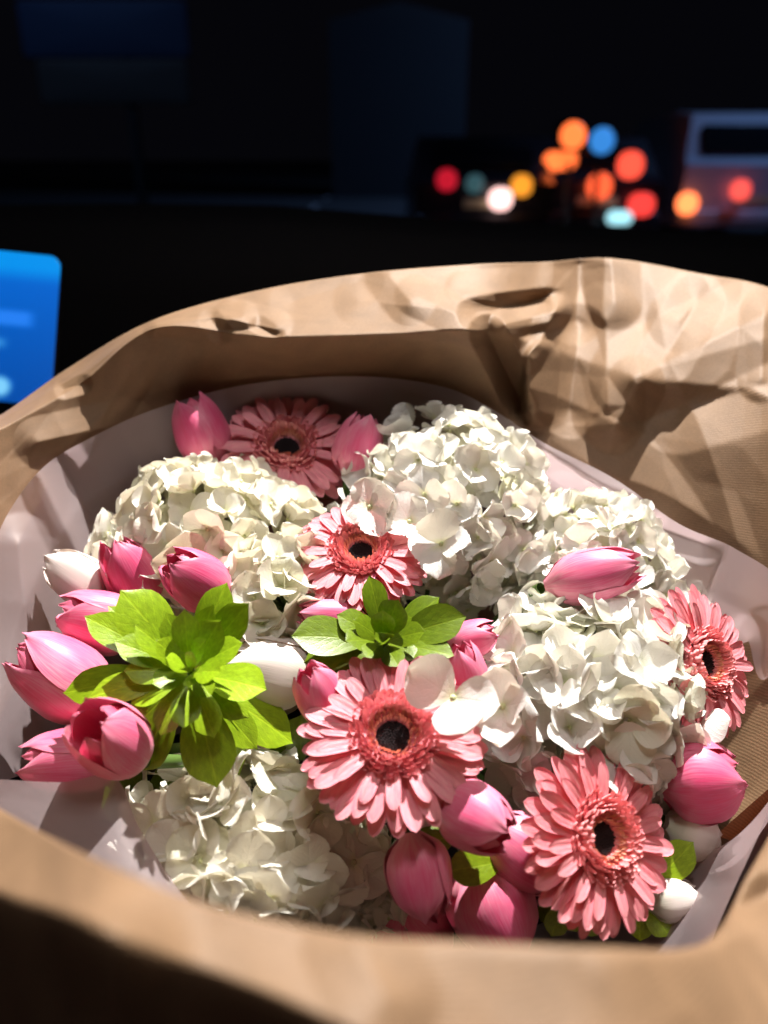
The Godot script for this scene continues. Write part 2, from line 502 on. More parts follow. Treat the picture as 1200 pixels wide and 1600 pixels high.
func make_tissue() -> void:
	var t := thing("tissue_liner", "frosted pale lilac tissue paper lining the inside of the kraft wrap", "tissue paper", Transform3D.IDENTITY)
	var edge := [[-110, 1260, .41], [-90, 1100, .43], [-60, 960, .455], [-15, 860, .475], [20, 790, .49], [70, 728, .51], [140, 685, .525], [240, 640, .54], [390, 600, .557], [560, 588, .56], [690, 604, .557], [770, 640, .553], [850, 692, .545], [960, 748, .53], [1060, 818, .505], [1150, 858, .48], [1230, 920, .455], [1270, 1050, .43], [1240, 1170, .40], [1192, 1290, .375], [1142, 1400, .355], [1090, 1520, .34]]
	var st := []
	for e in edge:
		var x: float = e[0]
		var y: float = e[1]
		var deep_ := .06 + .06 * clampf((y - 1050.0) / 300.0, 0, 1) * (1.0 if x > 600.0 else 0.0)
		var cx := lerpf(x, 590.0, 0.30)
		var cy := lerpf(y, 1060.0, 0.36)
		var wr := smoothstep(620.0, 900.0, x)
		if x > 1000.0 and y > 1230.0:
			st.append([v3(x - 420, y + 180, e[2] + .13), v3(x - 230, y + 110, e[2] + .085), v3(x - 70, y + 45, e[2] + .035), v3(x, y, e[2])])
			continue
		if wr > 0.0:
			st.append([v3(lerpf(x, 590.0, 0.62), lerpf(y, 1060.0, 0.62), e[2] + deep_ * 2.6).lerp(v3(x - 90, y + 330, e[2] + .07), wr), v3(cx, cy, e[2] + deep_).lerp(v3(x - 55, y + 190, e[2] + .035), wr), v3(lerpf(x, cx, .45), lerpf(y, cy, .45), e[2] + deep_ * .3).lerp(v3(x - 25, y + 80, e[2] + .012), wr), v3(x, y, e[2])])
			continue
		st.append([v3(lerpf(x, 590.0, 0.62), lerpf(y, 1060.0, 0.62), e[2] + deep_ * 2.6), v3(cx, cy, e[2] + deep_), v3(lerpf(x, cx, .45), lerpf(y, cy, .45), e[2] + deep_ * .3), v3(x, y, e[2])])
	var folds := [[60, 740, 170, 960, 40, .010], [95, 720, 230, 950, 40, -.008], [850, 700, 1010, 800, 34, .012], [880, 770, 1100, 850, 34, -.010], [30, 850, 60, 1150, 50, .008], [1200, 1000, 1130, 1330, 50, .010], [1170, 1000, 1100, 1250, 40, -.008], [420, 600, 300, 720, 40, .006]]
	part("collar", paper(st, 380, 100, folds, [[.12, .003, 31, 1.0]], 3, 0.0, [[.085, .012, 20, .4]]), M.tissue_paper, t)
	# the flap in front of the left tulips
	var flap := [
		[v3(-60, 1420, .35), v3(-90, 1330, .36), v3(-110, 1216, .375)],
		[v3(60, 1460, .345), v3(20, 1340, .355), v3(0, 1218, .37)],
		[v3(160, 1480, .34), v3(130, 1350, .352), v3(95, 1222, .368)],
		[v3(230, 1490, .335), v3(200, 1370, .35), v3(178, 1214, .372)],
		[v3(330, 1520, .33), v3(270, 1400, .35), v3(216, 1290, .375)],
		[v3(400, 1560, .33), v3(330, 1450, .35), v3(262, 1370, .38)],
	]
	part("flap", paper(flap, 80, 40, [], [], 2, 0.0, [[.06, .006, 33, .3]]), M.tissue_paper, t)

# ---------------------------------------------------------------- flowers
const NEAR: Array[Vector2i] = [Vector2i(0, 0), Vector2i(-1, 0), Vector2i(0, -1), Vector2i(1, 0), Vector2i(0, 1), Vector2i(-1, -1), Vector2i(1, -1), Vector2i(-1, 1), Vector2i(1, 1)]
var neck: Vector3

func add_stem(o: Node3D, r: float, material: Material) -> void:
	var inv := o.transform.affine_inverse()
	var q := inv * (neck + Vector3(rnd(-.02, .02), rnd(-.02, .02), rnd(-.02, .02)))
	var a := Vector3(0, -0.002, 0)
	var b := Vector3(0, -0.02, 0)
	var path := []
	var rad := []
	for k in 7:
		var t := k / 6.0
		path.append(a.lerp(b, t).lerp(b.lerp(q, t), t))
		rad.append(r)
	part("stem", tube(path, rad), material, o)

var petal_sets := {}

func gerbera(x: float, y: float, sink: float, n: Vector3, R: float, shade: Color, roll: float, label: String) -> void:
	var face := facing(x, y, n)
	var b := frame(face, view * Vector3.UP).rotated(face, roll)
	var o := thing("gerbera", label, "gerbera", Transform3D(b, spot(x, y, dome(x, y) + sink)), "pink gerberas in the bouquet")
	var wd := [0.42, 0.62, 0.80, 0.94, 1.0, 0.98, 0.85]
	if not petal_sets.has("gerbera"):
		petal_sets.gerbera = []
		for k in 8:
			petal_sets.gerbera.append([rnd(0, 1), []])
	var deep := shade * Color(0.98, 0.88, 0.89)
	for layer in 3:
		var count: int = [30, 27, 15][layer]
		var set_ := []
		for v in 5:
			set_.append(blade({"L": R * [0.86, 0.80, 0.60][layer] * rnd(0.96, 1.05), "W": R * [0.205, 0.195, 0.15][layer] * rnd(0.92, 1.08), "nu": 11, "nv": 14, "width": wd, "tip": 0.22, "cup": 0.2, "groove": -0.03, "rise": [0.07, 0.20, 0.38][layer] + rnd(-.04, .04), "curl": [-0.18, -0.30, -0.4][layer] + rnd(-.08, .08), "wave": 0.03, "twist": 0.18, "notch": 0.06, "c0": deep, "c1": shade, "g0": 0.1, "g1": 0.55, "c2": shade.lerp(Color(0.95, 0.6, 0.62), 0.3), "rim": 0.3}))
		for k in count:
			var a := TAU * (k + 0.5 * layer + rnd(-.16, .16)) / count
			var tf := Transform3D(Basis(Vector3.UP, a) * Basis(Vector3.RIGHT, rnd(-.07, .07)), Vector3(0, R * (-0.06 + 0.035 * layer) + rnd(0, .0012), 0))
			tf.origin += tf.basis.z * R * [0.14, 0.16, 0.22][layer]
			part("petal", set_[k % 5], M.gerbera_petal, o, tf)
	# rings of short curled florets
	var small := blade({"L": R * 0.17, "W": R * 0.085, "nu": 5, "nv": 6, "width": [0.5, 0.7, 0.9, 1.0, 0.5], "cup": 0.6, "rise": 0.5, "curl": 0.7, "c0": shade * Color(.97, .80, .83), "c1": shade * Color(1.0, 0.95, 0.95)})
	var tip := blade({"L": R * 0.12, "W": R * 0.045, "nu": 4, "nv": 5, "width": [0.6, 0.8, 1.0, 1.0, 0.4], "cup": 0.8, "rise": 0.9, "curl": 0.8, "c0": deep, "c1": Color(0.82, 0.44, 0.28)})
	var inner := []
	for ring in 4:
		var n_ := 40 - ring * 3
		for k in n_:
			var a := TAU * (k + 0.5 * ring + rnd(-.3, .3)) / n_
			var bs := Basis(Vector3.UP, a) * Basis(Vector3.RIGHT, rnd(-.25, .15) - 0.12 * ring)
			inner.append([small, Transform3D(bs.scaled(Vector3.ONE * rnd(.85, 1.15)), Basis(Vector3.UP, a).z * R * (0.40 - 0.045 * ring) + Vector3(0, R * (0.0 + 0.018 * ring), 0))])
	part("short_florets", join(inner), M.floret_mass, o).set_meta("kind", "stuff")
	var tips := []
	for ring in 2:
		for k in 30:
			var a := TAU * (k + 0.5 * ring + rnd(-.2, .2)) / 30
			tips.append([tip, Transform3D(Basis(Vector3.UP, a) * Basis(Vector3.RIGHT, rnd(-.2, .3)), Basis(Vector3.UP, a).z * R * (0.225 - 0.04 * ring) + Vector3(0, R * 0.03, 0))])
	part("orange_florets", join(tips), M.floret_mass, o).set_meta("kind", "stuff")
	var eye := [[lathe([Vector2(0.0001, .03), Vector2(.08, .03), Vector2(.12, .045), Vector2(.165, .03), Vector2(.20, -.03)].map(func(p): return p * R), 24), Transform3D.IDENTITY]]
	var dot := lathe([Vector2(.0001, .022), Vector2(.010, .018), Vector2(.014, 0)].map(func(p): return p * R), 6)
	for k in 90:
		var rr := R * 0.16 * sqrt((k + 0.5) / 90.0)
		var a := k * 2.39996
		eye.append([dot, Transform3D(Basis.IDENTITY, Vector3(cos(a) * rr, R * (0.032 + 0.012 * rr / R / .19), sin(a) * rr))])
	part("dark_eye", join(eye), M.dark_eye, o)
	part("calyx", lathe([Vector2(.46, -.04), Vector2(.40, -.09), Vector2(.2, -.16), Vector2(.06, -.24), Vector2(.05, -.3)].map(func(p): return p * R), 20), M.stem, o)
	add_stem(o, 0.0028, M.stem)

func tulip_petal(H: float, R: float, prof: Array, half: float, out: float, c: Array, tipw: float) -> ArrayMesh:
	var nu := 13
	var nv := 18
	var pts := PackedVector3Array()
	var cols := PackedColorArray()
	var uvs := PackedVector2Array()
	var ph := rnd(0, TAU)
	var lean := rnd(-.08, .08)
	for j in nv:
		var k := float(j) / (nv - 1)
		var t := lerpf(k, sin(k * PI / 2), 0.6)
		var r: float = R * curve(t, prof) + out * sin(PI * minf(t * 1.1, 1.0))
		var w: float = half * lerpf(.62, 1.0, smoothstep(0, .45, t)) * lerpf(1.0, tipw, t * t) * sqrt(maxf(0.0, 1.0 - pow(maxf(t - .55, 0.0) / .45, 2.6)))
		for i in nu:
			var s := float(i) / (nu - 1) * 2 - 1
			var a := s * w + lean * t
			var rr := r * (1.0 + 0.05 * s * s * t) + R * 0.025 * sin(ph + s * 5.0 + t * 4.0) * t - R * 0.035 * exp(-s * s * 30.0) * sin(PI * t)
			var y := H * t - H * 0.05 * pow(absf(s), 2.2) * t * t + H * 0.014 * sin(ph * 2.0 + s * 9.0) * t * t * t
			pts.append(Vector3(sin(a) * rr, y, cos(a) * rr))
			var col: Color = c[0].lerp(c[1], smoothstep(0.0, 0.5, t))
			col = col.lerp(c[2], 0.75 * smoothstep(0.35, 1.0, maxf(absf(s), t * t)))
			cols.append(col)
			uvs.append(Vector2(s * 0.5 + 0.5, t))
	return sheet(nu, nv, pts, cols, uvs)

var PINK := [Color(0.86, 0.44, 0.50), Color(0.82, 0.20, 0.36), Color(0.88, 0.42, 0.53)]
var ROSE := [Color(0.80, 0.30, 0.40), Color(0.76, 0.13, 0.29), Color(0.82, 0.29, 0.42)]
var CREAM := [Color(0.74, 0.76, 0.58), Color(0.82, 0.74, 0.70), Color(0.86, 0.79, 0.76)]

func tulip(x0: float, y0: float, x1: float, y1: float, sink: float, lift: float, width: float, open: float, c: Array, label: String) -> void:
	var d0 := dome(x0, y0) + sink
	var a := spot(x0, y0, d0)
	var b := spot(x1, y1, dome(x1, y1) + sink - lift) if absf(lift) < 0.5 else spot(x1, y1, d0)
	b = spot(x1, y1, d0 - lift)
	var H := a.distance_to(b)
	var R := width * 0.5 * d0 / F
	var o := thing("tulip", label, "tulip", Transform3D(frame(b - a, toward(rnd(-1, 1), rnd(-.4, .4), 1)), a), "tulips in the bouquet")
	var shut := [0.30, 0.82, 1.0, 1.0, 0.93, 0.78, 0.46]
	var wide := [0.30, 0.80, 1.0, 1.06, 1.05, 1.0, 0.98]
	var prof := []
	for k in 7: prof.append(lerpf(shut[k], wide[k], open))
	var inner := [c[0], c[1] * Color(.82, .5, .6), c[2] * Color(.9, .7, .75)]
	if c == CREAM: inner = c
	for k in 3:
		part("petal", tulip_petal(H * rnd(.93, .98), R * .88, prof, 1.05, -R * .02, inner, .75), M.white_petal if c == CREAM else M.tulip_petal, o, Transform3D(Basis(Vector3.UP, TAU * (k + .5) / 3 + rnd(-.1, .1)), Vector3.ZERO))
	for k in 3:
		part("petal", tulip_petal(H * rnd(.95, 1.03), R * rnd(.96, 1.03), prof, 1.22, R * .03, c, .8), M.white_petal if c == CREAM else M.tulip_petal, o, Transform3D(Basis(Vector3.UP, TAU * k / 3 + rnd(-.12, .12)) * Basis(Vector3.RIGHT, rnd(-.02, .035 + .08 * open)), Vector3.ZERO))
	add_stem(o, 0.0035, M.stem)

var sepal_sets := {}

func sepals(key: String, tooth: float, white: Color, green: Color) -> Array:
	if not sepal_sets.has(key):
		var l := []
		for k in 12:
			l.append(blade({"L": 1.0, "W": rnd(.92, 1.14), "nu": 9, "nv": 22 if tooth > 0 else 12, "width": [0.16, 0.60, 0.90, 1.02, 1.0, 0.92, 0.75], "tip": 0.42, "cup": rnd(.05, .35), "rise": rnd(-.1, .25), "curl": rnd(-.5, .45), "wave": rnd(.05, .11), "twist": .4, "tooth": tooth, "notch": rnd(-.1, .16), "c0": green, "c1": white, "g0": 0.02, "g1": rnd(.2, .42), "c2": white.lerp(Color(.86, .86, .82), .5), "rim": .5}))
		sepal_sets[key] = l
	return sepal_sets[key]

func floret(o: Node3D, at: Transform3D, size: float, set_: Array) -> void:
	var bead := part("floret", bead_mesh, M.bead, o, at)
	var spin := rnd(0, TAU)
	var open := rnd(-.1, .75)
	for k in 4:
		var s := size * rnd(.9, 1.12)
		var bs := Basis(Vector3.UP, spin + PI / 2 * k + rnd(-.16, .16)) * Basis(Vector3.RIGHT, -(open + rnd(-.2, .25))) * Basis(Vector3.FORWARD, rnd(-.25, .25))
		part("petal", set_[rng.randi() % set_.size()], M.sepal, bead, Transform3D(bs.scaled(Vector3.ONE * s), Vector3(0, .0006 * (k % 2), 0)))

var bead_mesh: ArrayMesh

func hydrangea(x: float, y: float, rx: float, ry: float, sink: float, axis: Vector3, count: int, size: float, key: String, tooth: float, white: Color, green: Color, label: String, loose := []) -> void:
	var d := dome(x, y) + sink
	var ax := toward(axis.x, axis.y, axis.z)
	var R := rx * d / F
	var o := thing("hydrangea", label, "hydrangea", Transform3D(frame(ax, view * Vector3.UP), spot(x, y, d + R * 0.62)), "white hydrangea heads in the bouquet")
	var inv := o.transform.basis.inverse()
	var set_ := sepals(key, tooth, white, green)
	var inner := sepals(key + "_inner", tooth, white.lerp(green, .45), green)
	var ratio := ry / rx
	for layer in 2:
		var n := count if layer == 0 else count / 3
		for k in n:
			var c := 1.0 - 1.06 * (k + 0.5) / n
			var s := sqrt(maxf(0, 1 - c * c))
			var a := k * 2.39996 + rnd(-.25, .25)
			var dir := Vector3(s * cos(a), c, s * sin(a))
			var rr := R * (rnd(.86, 1.04) if layer == 0 else .74)
			# flatten along the sketch's vertical
			var w := o.transform.basis * (dir * rr)
			var up := view * Vector3.UP
			w -= up * w.dot(up) * (1.0 - ratio)
			var nd := (dir + Vector3(rnd(-.55, .55), rnd(-.3, .3), rnd(-.55, .55))).normalized()
			floret(o, Transform3D(frame(nd, Vector3(rnd(-1, 1), rnd(-1, 1), rnd(-1, 1))), inv * w), size * rnd(.82, 1.12), set_ if layer == 0 and rng.randf() > .06 else inner)
	for e in loose:                               # [x, y, sink, size, facing]: florets that stand out from the head
		var q := o.transform.affine_inverse() * spot(e[0], e[1], dome(e[0], e[1]) + e[2])
		var bead := part("floret", bead_mesh, M.bead, o, Transform3D(inv * frame(facing(e[0], e[1], e[4]), view * Vector3.UP), q))
		for a in e[5]:
			var bs := Basis(Vector3.UP, a[0]) * Basis(Vector3.RIGHT, -a[1])
			part("petal", set_[rng.randi() % set_.size()], M.sepal, bead, Transform3D(bs.scaled(Vector3.ONE * e[3] * a[2]), Vector3.ZERO))
	var br := []
	for k in 16:
		var c := 1.0 - 1.2 * (k + .5) / 16
		var s := sqrt(maxf(0, 1 - c * c))
		var e := Vector3(s * cos(k * 2.4), c * .9, s * sin(k * 2.4)) * R * .8 * minf(1.0, ratio + .1)
		br.append([tube([Vector3(0, -R * .8, 0), e * .4 + Vector3(0, -R * .2, 0), e], [.0022, .0016, .001], 5), Transform3D.IDENTITY])
	part("pedicels", join(br), M.pale_stem, o)
	add_stem(o, 0.004, M.stem)

func sprig(label: String, x: float, y: float, sink: float, leaves: Array, tint: Color) -> void:
	var d := dome(x, y) + sink
	var c := spot(x, y, d)
	var o := thing("leaf_sprig", label, "leaves", Transform3D(frame(toward(0, .25, 1), view * Vector3.UP), c), "green leaf sprigs in the bouquet")
	var inv := o.transform.affine_inverse()
	for e in leaves:                              # [tip x, tip y, width, lift of the tip towards the eye m, lift of the root, (root x, root y)]
		var root := spot(e[5], e[6], d - e[4]) if e.size() > 6 else spot(x + (e[0] - x) * .10, y + (e[1] - y) * .10, d - e[4])
		var tip := spot(e[0], e[1], d - e[3] * 1.25)
		var L := root.distance_to(tip) * 1.04
		var W: float = e[2] * .92 * d / F
		var z := (tip - root).normalized()
		var up := toward(rnd(-.2, .2), .65 + rnd(-.2, .25), 1)
		up = (up - z * up.dot(z)).normalized()
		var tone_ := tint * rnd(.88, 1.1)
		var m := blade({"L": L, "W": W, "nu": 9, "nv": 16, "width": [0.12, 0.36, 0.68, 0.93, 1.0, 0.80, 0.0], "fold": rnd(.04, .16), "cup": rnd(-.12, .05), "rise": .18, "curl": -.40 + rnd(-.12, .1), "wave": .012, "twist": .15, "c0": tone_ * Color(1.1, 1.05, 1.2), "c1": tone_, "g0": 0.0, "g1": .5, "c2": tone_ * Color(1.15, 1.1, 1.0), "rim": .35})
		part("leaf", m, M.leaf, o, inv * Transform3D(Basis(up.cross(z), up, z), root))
	add_stem(o, 0.0022, M.stem)

func make_flowers() -> void:
	bead_mesh = lathe([Vector2(.0001, .0016), Vector2(.001, .0014), Vector2(.0015, .0004), Vector2(.001, -.0008), Vector2(.0001, -.0012)], 8)
	neck = spot(610, 1120, .74)
	var SNOW := Color(.91, .905, .885)
	var MINT := Color(.80, .82, .58)
	var IVORY := Color(.91, .89, .81)
	hydrangea(340, 855, 172, 138, .005, Vector3(-.25, .35, 1), 80, .0164, "ivory", 0.0, IVORY, MINT, "creamy white hydrangea head below the half shaded gerbera")
	hydrangea(694, 808, 166, 160, .0, Vector3(.1, .4, 1), 86, .0158, "toothed", .06, SNOW, MINT, "white hydrangea head with jagged petal edges under the kraft crumple", [[578, 792, -.045, .0165, Vector3(-.1, .2, 1), [[.2, .2, 1.0], [1.8, .3, 1.0], [3.5, .25, 1.1], [5.0, .2, 1.0]]], [640, 815, -.035, .016, Vector3(-.1, .5, 1), [[.6, .3, 1.1], [2.2, .3, 1.0], [3.9, .2, 1.1], [5.4, .3, 1.0]]], [690, 850, -.04, .018, Vector3(-.4, .3, 1), [[.1, .3, 1.1], [1.7, .2, 1.0], [3.2, .2, 1.1], [4.7, .3, 1.0]]]])
	hydrangea(928, 885, 106, 104, .01, Vector3(.35, .35, 1), 38, .0145, "toothed", .06, SNOW, MINT, "small white hydrangea head behind the lone right tulip bud")
	hydrangea(905, 1100, 180, 184, -.005, Vector3(.3, .1, 1), 80, .0192, "smooth", 0.0, SNOW, Color(.70, .74, .52), "largest white hydrangea head of smooth round petals beside the front gerbera", [[708, 1090, -.042, .021, Vector3(.0, .1, 1), [[3.4, .35, 1.0], [4.55, .5, 1.0], [1.0, .15, 1.15]]], [786, 1104, -.033, .018, Vector3(-.3, .1, 1), [[.2, .3, 1.1], [1.9, .4, 1.0], [3.3, .3, 1.1], [4.9, .4, .9]]]])
	hydrangea(405, 1315, 205, 148, .0, Vector3(-.1, .1, 1), 88, .0190, "broad", .03, IVORY, MINT, "cream hydrangea head under the big leaf rosette by the front paper")
	hydrangea(1015, 965, 80, 80, .03, Vector3(.6, .2, .8), 18, .015, "smooth", 0.0, SNOW, MINT, "shaded hydrangea cluster tucked behind the far right gerbera")
	hydrangea(432, 940, 90, 92, -.006, Vector3(-.1, .2, 1), 28, .0165, "ivory", 0.0, IVORY, MINT, "small creamy hydrangea cluster above the white tulip between the leaf rosettes")
	hydrangea(610, 1405, 45, 70, .02, Vector3(.2, -.2, 1), 14, .015, "broad", .03, IVORY, MINT, "narrow pale hydrangea tuft left of the downward tulip bud")

	var ROSY := Color(.94, .48, .50)
	var SALMON := Color(.93, .42, .43)
	gerbera(448, 700, -.003, Vector3(.03, .62, .78), .046, ROSY, .1, "pink gerbera half in shade beneath the back paper rim")
	gerbera(564, 864, -.022, Vector3(-.05, .62, .78), .0375, Color(.94, .46, .47), .4, "pink gerbera with white petals lying on its upper edge")
	gerbera(614, 1152, -.024, Vector3(.05, .36, .93), .0425, ROSY, .2, "large pink gerbera facing forward with two white petals resting on it")
	gerbera(1098, 1036, -.022, Vector3(.80, .15, .56), .0412, SALMON, .3, "salmon gerbera turned sideways against the right tissue")
	gerbera(938, 1310, -.03, Vector3(.66, .05, .74), .0415, SALMON, .6, "salmon gerbera at the lower right above the front paper")

	var T := [
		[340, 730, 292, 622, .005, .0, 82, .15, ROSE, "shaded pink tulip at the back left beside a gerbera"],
		[545, 745, 574, 645, .012, .01, 74, .0, PINK, "pink tulip bud standing between back gerbera and hydrangea"],
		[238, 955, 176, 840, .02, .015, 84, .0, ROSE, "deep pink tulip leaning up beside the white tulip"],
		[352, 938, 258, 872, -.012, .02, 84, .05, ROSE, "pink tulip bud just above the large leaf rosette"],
		[185, 945, 74, 872, .012, .0, 80, .1, CREAM, "blush white tulip at the far left against tissue"],
		[220, 985, 86, 955, .008, .01, 96, .05, PINK, "pink tulip lying left above the largest open tulip"],
		[165, 1105, 18, 1008, .0, .01, 122, .08, PINK, "largest pink tulip at the left edge"],
		[215, 1185, 128, 1122, -.024, .040, 98, .22, PINK, "open pink tulip showing its red inside near the leaves"],
		[200, 1180, 28, 1192, -.004, .012, 98, .1, PINK, "pink tulip lowest on the left above the tissue flap"],
		[490, 1068, 352, 1035, .02, .012, 112, .12, CREAM, "creamy white tulip between the two leaf rosettes"],
		[575, 972, 464, 958, .0, .01, 56, .1, PINK, "pink tulip bud under the middle gerbera"],
		[525, 1130, 476, 1040, -.004, .012, 72, .1, PINK, "pink tulip bud squeezed left of the front gerbera"],
		[700, 1010, 778, 985, .0, .006, 58, .05, PINK, "upper of two small tulip buds beside the middle rosette"],
		[742, 1095, 718, 1002, -.008, .006, 62, .05, PINK, "lower of two small tulip buds beside the middle rosette"],
		[852, 918, 1004, 880, -.016, .012, 82, .0, PINK, "lone pink tulip bud lying across the right hydrangeas"],
		[1030, 1225, 1162, 1215, .0, .01, 122, .1, ROSE, "pink tulip pointing right below the sideways gerbera"],
		[690, 1248, 800, 1308, -.018, .02, 100, .08, PINK, "pink tulip bud directly below right of the front gerbera"],
		[760, 1285, 885, 1385, .006, .012, 100, .1, PINK, "pink tulip partly behind the lower right gerbera"],
		[642, 1300, 668, 1440, -.012, .012, 96, .05, PINK, "pink tulip bud hanging down beside cream petals"],
		[735, 1345, 800, 1490, .01, .01, 132, .2, PINK, "wide pink tulip half hidden by the front paper"],
		[630, 1410, 660, 1510, .022, .0, 120, .2, ROSE, "deep pink tulip lowest behind the front paper"],
		[1040, 1285, 1122, 1318, -.002, .0, 84, .1, CREAM, "white tulip bud in the shade below the right tulip"],
		[1010, 1412, 1092, 1398, -.014, .0, 64, .05, CREAM, "small white tulip bud beside the lowest right leaves"],
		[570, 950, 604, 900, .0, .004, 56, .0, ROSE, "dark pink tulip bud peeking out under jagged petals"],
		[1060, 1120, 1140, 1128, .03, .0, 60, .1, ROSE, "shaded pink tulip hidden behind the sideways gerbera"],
		[635, 1262, 684, 1292, .008, .0, 52, .1, CREAM, "curled white tulip tucked under the front gerbera"],
	]
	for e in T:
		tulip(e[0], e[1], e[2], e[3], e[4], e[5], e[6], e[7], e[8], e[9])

	var LIME := Color(.36, .55, .028)
	sprig("large lime green leaf rosette over the left tulips", 298, 1052, -.032, [
		[192, 925, 92, .004, -.004], [134, 962, 60, .0, -.004], [172, 950, 56, -.006, -.006], [183, 1000, 54, .012, .004], [97, 1078, 66, .004, .0], [140, 1086, 54, .014, .006],
		[184, 1205, 74, -.008, -.006], [214, 1202, 84, .0, -.002], [338, 1226, 88, .014, .004], [372, 1212, 66, .0, -.002], [414, 1078, 72, .014, .006], [456, 1158, 82, -.012, -.008],
		[388, 945, 62, .012, .004], [350, 914, 60, .002, .0], [400, 1168, 56, -.002, -.002], [205, 1140, 60, .004, .002],
		[288, 956, 46, .020, .012], [342, 972, 54, .020, .014], [248, 1002, 44, .022, .014],
		[212, 978, 50, .012, .006], [262, 962, 48, .014, .008], [330, 948, 46, .012, .006], [374, 1004, 50, .016, .010], [386, 1118, 52, .010, .004], [334, 1150, 50, .018, .010], [250, 1146, 52, .014, .008], [205, 1098, 48, .014, .008], [196, 1046, 46, .014, .008],
		[287, 1136, 50, .026, .018], [240, 1068, 44, .024, .018], [345, 1050, 46, .028, .020], [262, 1028, 32, .027, .021], [318, 1000, 36, .027, .020], [328, 1084, 36, .024, .018],
		[300, 1018, 22, .032, .025], [282, 1046, 18, .031, .025], [313, 1052, 22, .032, .025], [296, 1072, 20, .031, .025]], LIME)
	sprig("smaller green leaf rosette between the two middle gerberas, tinted dark for shade", 600, 1005, -.012, [
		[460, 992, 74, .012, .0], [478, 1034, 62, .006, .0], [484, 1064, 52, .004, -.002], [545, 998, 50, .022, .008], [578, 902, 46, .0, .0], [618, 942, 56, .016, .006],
		[684, 934, 48, .0, .0], [723, 962, 66, .012, .004], [706, 1022, 52, .018, .006], [640, 965, 44, .010, .004], [604, 988, 30, .024, .012], [560, 1062, 54, .012, .004], [530, 960, 50, .004, .0], [650, 1025, 36, .016, .008], [572, 1026, 38, .024, .014], [622, 1040, 38, .022, .012], [558, 968, 42, .016, .008], [598, 956, 40, .020, .012], [660, 985, 44, .018, .010], [600, 1004, 24, .028, .020], [586, 996, 20, .028, .02]], LIME * .5)  # tint halved to paint in the shade over these leaves
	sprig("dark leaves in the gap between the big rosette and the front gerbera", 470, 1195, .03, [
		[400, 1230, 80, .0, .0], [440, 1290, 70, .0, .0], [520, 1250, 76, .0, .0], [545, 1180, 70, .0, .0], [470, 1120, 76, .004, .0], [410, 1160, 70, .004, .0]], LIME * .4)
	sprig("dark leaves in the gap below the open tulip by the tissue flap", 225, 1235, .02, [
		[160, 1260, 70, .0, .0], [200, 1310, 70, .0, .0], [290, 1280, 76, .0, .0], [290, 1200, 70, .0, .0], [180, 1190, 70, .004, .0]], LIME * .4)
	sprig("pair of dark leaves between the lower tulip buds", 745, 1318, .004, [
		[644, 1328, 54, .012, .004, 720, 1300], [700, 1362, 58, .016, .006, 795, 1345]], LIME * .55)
	sprig("green leaf tips poking out right of the lower gerbera", 1000, 1400, -.012, [
		[1082, 1318, 58, .0, .0], [1072, 1425, 42, .006, .0], [1046, 1462, 48, .008, .0], [1000, 1470, 40, .006, .0]], LIME)
	sprig("small green leaf tips under the lower right gerbera", 880, 1400, -.004, [
		[862, 1462, 42, .006, .0], [902, 1456, 34, .004, .0], [935, 1462, 30, .0, .0], [845, 1440, 36, .0, .0]], LIME * .8)

